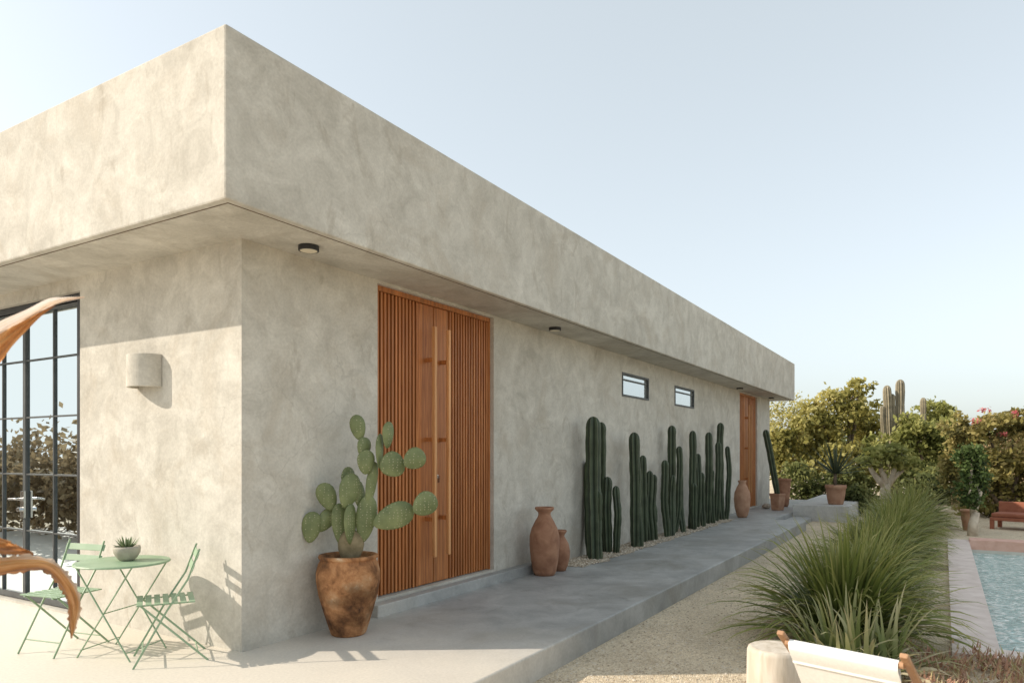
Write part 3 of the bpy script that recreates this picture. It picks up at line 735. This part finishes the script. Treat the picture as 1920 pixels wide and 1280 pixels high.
tree('shrub', 1735, 25, -.2, [(1720, 915, 44, 40), (1765, 920, 44, 45)], 3500, .16, m_tree2, m_bark, 'dark shrub filling the gap behind the far grasses', 'shrub', 37, .06)
hb = tree('flowering_hedge', 1880, 19.5, GZ, [(1800, 812, 36, 38), (1850, 798, 46, 26), (1905, 802, 46, 32), (1960, 806, 50, 34), (1788, 872, 28, 60), (1840, 875, 48, 58), (1905, 885, 56, 60), (1975, 890, 60, 70), (1870, 955, 60, 40, .6), (1930, 955, 60, 40, .6)],
          15500, .14, m_bush, m_bark, 'tall tangled hedge dotted with pink flowers behind the pool', 'hedge', 38, .09, sig=.15)
for i, fb in enumerate([(1846, 768, 9, 5), (1905, 774, 10, 6), (1880, 812, 8, 6), (1950, 780, 10, 7), (1830, 790, 7, 5)]):
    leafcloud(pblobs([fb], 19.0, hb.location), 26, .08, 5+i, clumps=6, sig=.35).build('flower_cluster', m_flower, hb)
iv = tree('vine_covered_post', 1824, 15.4, GZ, [(1822, 858, 26, 28), (1826, 900, 27, 40), (1814, 930, 20, 26)], 3400, .085, m_vine, m_palebark, 'upright post smothered in trailing green vine at the pool end', 'plant', 39, .09)
pv = gp(1828, 1000, GZ)+Vector((.75, .1, 0))
jar('clay_planter', [(.10, 0), (.11, .02), (.15, .3), (.155, .42), (.17, .43), (.17, .48), (.15, .48), (.14, .4)], pv, m_terra2, 'pale clay planter at the foot of the vine covered post', cat='plant pot')
dC = 27.0; org = at(1676, 900, dC); org.z = -.2
cd = empty('cardon_cactus', org, 0, 'tall tan cardon cactus rising above the trees', 'cactus')
for px, py, w, pb in ((1663, 722, 15, 930), (1688, 711, 16, 940), (1673, 738, 10, 900), (1701, 772, 9, 900), (1654, 760, 8, 900)):
    tp = at(px, py, dC)-org; bs = at(px*.6+1676*.4, pb, dC)-org; bs.z = max(bs.z, -.1)
    mb = MB(); column(mb, bs, tp, w*dC/F/2, 11, .05, px, .2); mb.build('stem', m_cardon, cd)
org = at(1731, 900, 28); org.z = -.2
mb = MB(); column(mb, (0, 0, 0), (0, 0, EYE+(HZ-745)*28/F+.2), .11, 10, .04, 3, .2); o = mb.build('cardon_cactus', m_cardon); o.location = org; tag(o, 'shorter single cardon cactus half hidden in the leafy tree', 'cactus')
mb = leafcloud(pblobs([(1380+i*62, 842-(i*37 % 11), 44, 32+(i*13 % 14), 25+(i % 3)*8) for i in range(12)], 40, Vector((0, 0, 0))), 15000, .42, 60)
tag(mb.build('distant_wood', m_tree2), 'low far off belt of trees along the horizon', 'trees', kind='stuff')
mb = MB(); a = at(1785, 900, 22.5); b_ = at(2040, 900, 20.5); rng = random.Random(5)
for i in range(80):
    p = a.lerp(b_, i/79); mb.tube([(p.x, p.y, GZ), (p.x+rng.uniform(-.03, .03), p.y, 1.9+rng.uniform(-.15, .15))], .022, 6)
mb.bar((a.x, a.y, .6), (b_.x, b_.y, .6), .04, .04); mb.bar((a.x, a.y, 1.5), (b_.x, b_.y, 1.5), .04, .04)
tag(mb.build('stick_fence', m_straw), 'brown stick fence behind the flowering hedge', 'fence')
ps = gp(1940, 994, GZ); sf = empty('garden_bench', ps, facing(-.8, .25), 'rust red wooden garden bench in the shade by the hedge', 'bench')
mb = MB(); mb.box(-.8, .8, -.35, .35, .2, .28); mb.build('seat_frame', m_coral, sf, bevel=.01)
mb = MB(); mb.box(-.78, .78, -.33, .33, .282, .38); mb.build('cushion', m_coral, sf, bevel=.03)
mb = MB(); mb.box(-.8, .8, -.42, -.352, .25, .62); mb.build('backrest', m_coral, sf, bevel=.02)
for x in (-.76, .76):
    for y in (-.31, .31):
        mb = MB(); mb.box(x-.04, x+.04, y-.04, y+.04, 0, .2); mb.build('leg', m_coral, sf)

# ------------------------------------------------------------------ deck chair and stump
p0 = cw(1.33, 3.49); p1 = cw(1.71, 3.09); c0 = (p0+p1)/2; f_ = (cw(.72, .69)).normalized()
dc = empty('deck_chair', (c0.x, c0.y, GZ), facing(f_.x, f_.y), 'white canvas deck chair with timber frame seen from behind', 'chair')
hw = .275; ht = .85
for s_ in (-1, 1):
    mb = MB(); x = s_*hw; mb.bar((x, -.04, ht+.055), (x, 1.0, .0), .024, .036, (1, 0, 0)); mb.build('rail', m_teak, dc, bevel=.006)
    mb = MB(); x = s_*(hw-.035); mb.bar((x, .05, 0), (x, .78, .42), .024, .036, (1, 0, 0)); mb.build('rail', m_teak, dc, bevel=.006)
    mb = MB(); x = s_*(hw+.03); mb.bar((x, .25, .58), (x, -.28, .0), .02, .032, (1, 0, 0)); mb.build('leg', m_teak, dc, bevel=.006)
for q, r_ in (((hw-.01, 0, ht), .016), ((hw, .76, .43), .016), ((hw, -.26, .03), .012)):
    mb = MB(); mb.tube([(-q[0], q[1], q[2]), q], r_, 10); mb.build('crossbar', m_teak, dc)
mb = MB(); k = 24; w_ = hw-.03; vs = []
path = [(.03, ht-.10), (.016, ht-.02), (.02, ht+.006), (0, ht+.02), (-.02, ht+.006), (-.018, ht-.02)]
for i in range(k+1):
    t = i/k; path.append((-.015+t*.78, (ht-.03)*(1-t)+.445*t-.34*math.sin(math.pi*min(1, t*1.02))*(.6+.4*t)))
for y, z in path:
    for j in range(9):
        x = -w_+2*w_*j/8; vs.append((x, y, z-.02*(1-(x/w_)**2) if z < ht-.12 else z))
mb.add(vs, [(9*i+j, 9*i+j+1, 9*i+j+10, 9*i+j+9) for i in range(len(path)-1) for j in range(8)])
mb.build('canvas', m_canvas, dc, smooth=True)
st = at(1453, 1212, 5.0); hst = st.z-GZ
sp = empty('wood_stump', (st.x, st.y, GZ), 0, 'pale sawn log stool on the gravel beside the deck chair', 'stool')
mb = MB(); mb.lathe([(.2, 0), (.195, .1), (.19, hst-.03), (.182, hst-.008), (.17, hst)], 36, wob=.02, seed=2); mb.build('log', m_log, sp, smooth=True)
mb = MB(); mb.lathe([(.168, hst+.0005), (.165, hst+.003)], 36, wob=.02, seed=2); mb.build('sawn_face', m_log, sp)

# ------------------------------------------------------------------ dried leaves plant at the left edge
bp = cw(-1.85, 2.0); pl = empty('banana_plant', (bp.x, bp.y, GZ), 0, 'dried orange brown banana plant leaves reaching in at the left edge', 'plant')
ORG = Vector((bp.x, bp.y, GZ))
def dleaf(upper, lower, d, seed, bulge=.06, tone=(.4, .6), rag=.0, crease=1.):
    """thin leaf sheet spanned between its two edges, creased along its length"""
    rng = random.Random(seed)
    def crv(path, i, k):
        pts = [Vector((a, b_, c_)) for a, b_, c_ in path]
        t = i/k*(len(pts)-1); a = min(int(t), len(pts)-2); f = t-a
        P0 = pts[max(a-1, 0)]; P1 = pts[a]; P2 = pts[a+1]; P3 = pts[min(a+2, len(pts)-1)]
        return .5*((2*P1)+(P2-P0)*f+(2*P0-5*P1+4*P2-P3)*f*f+(3*P1-P0-3*P2+P3)*f**3)
    k = 60; m = 18; mb = MB(); vs = []; tn = []
    st_ = [rng.uniform(-.11, .11)*crease for _ in range(m+1)]; cr = [rng.uniform(-.004, .004)*crease for _ in range(m+1)]
    for i in range(k+1):
        A = crv(upper, i, k); B = crv(lower, i, k); t = i/k
        for j in range(m+1):
            s_ = j/m; q = A.lerp(B, s_)
            if rag and j in (0, m) and 3 < i < k-2:
                q += (A-B)*rng.uniform(-rag, rag)
            w = (A-B).length*d/F
            dep = d+q.z+bulge*math.sin(math.pi*s_)*min(1, w*14)+cr[j]*min(1, w*20)+.003*crease*math.sin(t*25+j*.7)
            vs.append(at(q.x, q.y, dep)-ORG)
            tn.append(min(1, max(0, tone[0]+(tone[1]-tone[0])*s_+st_[j]+.07*math.sin(t*9+seed+j*.3)+rng.uniform(-.04, .04))))
    mb.add(vs, [((m+1)*i+j, (m+1)*i+j+1, (m+1)*(i+1)+j+1, (m+1)*(i+1)+j) for i in range(k) for j in range(m)], tn)
    mb.build('leaf', m_dry, pl, smooth=True)
    return (Vector(vs[m//2]))
ends = []
ends.append(dleaf([(-120, 690, .05), (-50, 630, .08), (0, 602, .08), (50, 580, .08), (90, 560, .06), (120, 557, .03), (158, 556, .0)],
                  [(-120, 700, .0), (-50, 652, 0), (0, 625, 0), (50, 598, 0), (90, 577, 0), (120, 566, 0), (158, 558, .0)], 2.0, 1, -.02, (1., .8)))
dleaf([(-120, 701, .0), (-50, 652, 0), (0, 625, 0), (30, 608, 0), (60, 593, 0), (85, 580, 0), (104, 572, .0)],
      [(-120, 800, .06), (-50, 735, .08), (0, 680, .08), (22, 650, .07), (48, 622, .05), (78, 592, .02), (104, 573, .0)], 2.003, 4, -.02, (.48, .28))
ends.append(dleaf([(-90, 985, 0), (-40, 1000, 0), (0, 1006, 0), (30, 1020, .02), (62, 1035, .05)],
                  [(-90, 1030, .05), (-40, 1032, .06), (0, 1040, .06), (30, 1040, .05), (64, 1041, .05)], 2.0, 2, -.05, (.4, .05), .10, 1.5))
ends.append(dleaf([(-90, 1060, 0), (-20, 1046, 0), (50, 1040, 0), (100, 1050, 0), (134, 1082, 0), (152, 1125, .02), (146, 1165, .03), (135, 1196, .03)],
                  [(-90, 1105, .06), (-20, 1084, .07), (45, 1072, .07), (85, 1072, .06), (112, 1102, .05), (126, 1132, .05), (128, 1165, .04), (133, 1197, .03)], 2.02, 3, -.05, (.95, .02), .14, 1.6))
mb = MB(); mb.tube([(0, 0, 0), (.02, .02, .5), (.05, 0, .85), (.06, 0, 1.3)], [.09, .075, .06, .04], 12)
mb.build('stem', m_straw, pl, smooth=True)
for e in ends:
    mb = MB()
    s0 = Vector((.04, 0, max(.25, e.z-.45))); mb.tube([s0, s0.lerp(e, .5)+Vector((0, 0, .05)), e], [.025, .016, .01], 8)
    mb.build('petiole', m_straw, pl, smooth=True)

mb = leafcloud([((.25-(i % 2)*.35, 11.9+.85*i, .75+.12*(i % 3)), (.75, .8, .95+.12*(i % 3))) for i in range(10)], 12000, .15, 71)
tag(mb.build('garden_hedge', m_drybush), 'brownish hedge across the terrace mirrored in the glass doors', 'hedge', kind='stuff')

# ------------------------------------------------------------------ light, world, camera
sd = Vector((-1, 1.5, 1.09)).normalized()
L = bpy.data.lights.new('sun', 'SUN'); L.energy = 5.0; L.angle = R(.5); L.color = (1, .89, .75)
lo = bpy.data.objects.new('sun', L); COL.objects.link(lo); lo.rotation_euler = sd.to_track_quat('Z', 'Y').to_euler(); lo.location = sd*40
w = bpy.data.worlds.new('World'); S.world = w; w.use_nodes = True; nt = w.node_tree
bg = nt.nodes['Background']; sky = nt.nodes.new('ShaderNodeTexSky'); sky.sky_type = 'NISHITA'; sky.sun_disc = False
sky.sun_elevation = math.asin(sd.z); sky.sun_rotation = math.atan2(sd.x, sd.y) % (2*math.pi)
sky.air_density = 1.0; sky.dust_density = 2.5; sky.ozone_density = 1.2
hs = nt.nodes.new('ShaderNodeHueSaturation'); hs.inputs['Saturation'].default_value = .48; hs.inputs['Value'].default_value = 2.2
nt.links.new(sky.outputs[0], hs.inputs['Color'])
hz = mixc(nt, .5, hs.outputs[0], (.70/.14, .785/.14, .775/.14))
hz = mixc(nt, 1., hz, (1.15/.14, 1.15/.14, 1.10/.14), 'DARKEN')
nt.links.new(hz, bg.inputs['Color']); bg.inputs['Strength'].default_value = .14
cam = bpy.data.cameras.new('camera'); co = bpy.data.objects.new('camera', cam); COL.objects.link(co)
co.location = (0, 0, EYE); co.rotation_euler = (R(90), 0, math.atan2(-CU, SU))
cam.sensor_width = 36; cam.lens = F/1920*36; cam.shift_y = (HZ-640)/1920; cam.clip_end = 1000; cam.clip_start = .05
cam.dof.use_dof = True; cam.dof.focus_distance = 8.5; cam.dof.aperture_fstop = 4.0
S.camera = co
S.view_settings.view_transform = 'Standard'; S.view_settings.look = 'None'; S.view_settings.exposure = 0
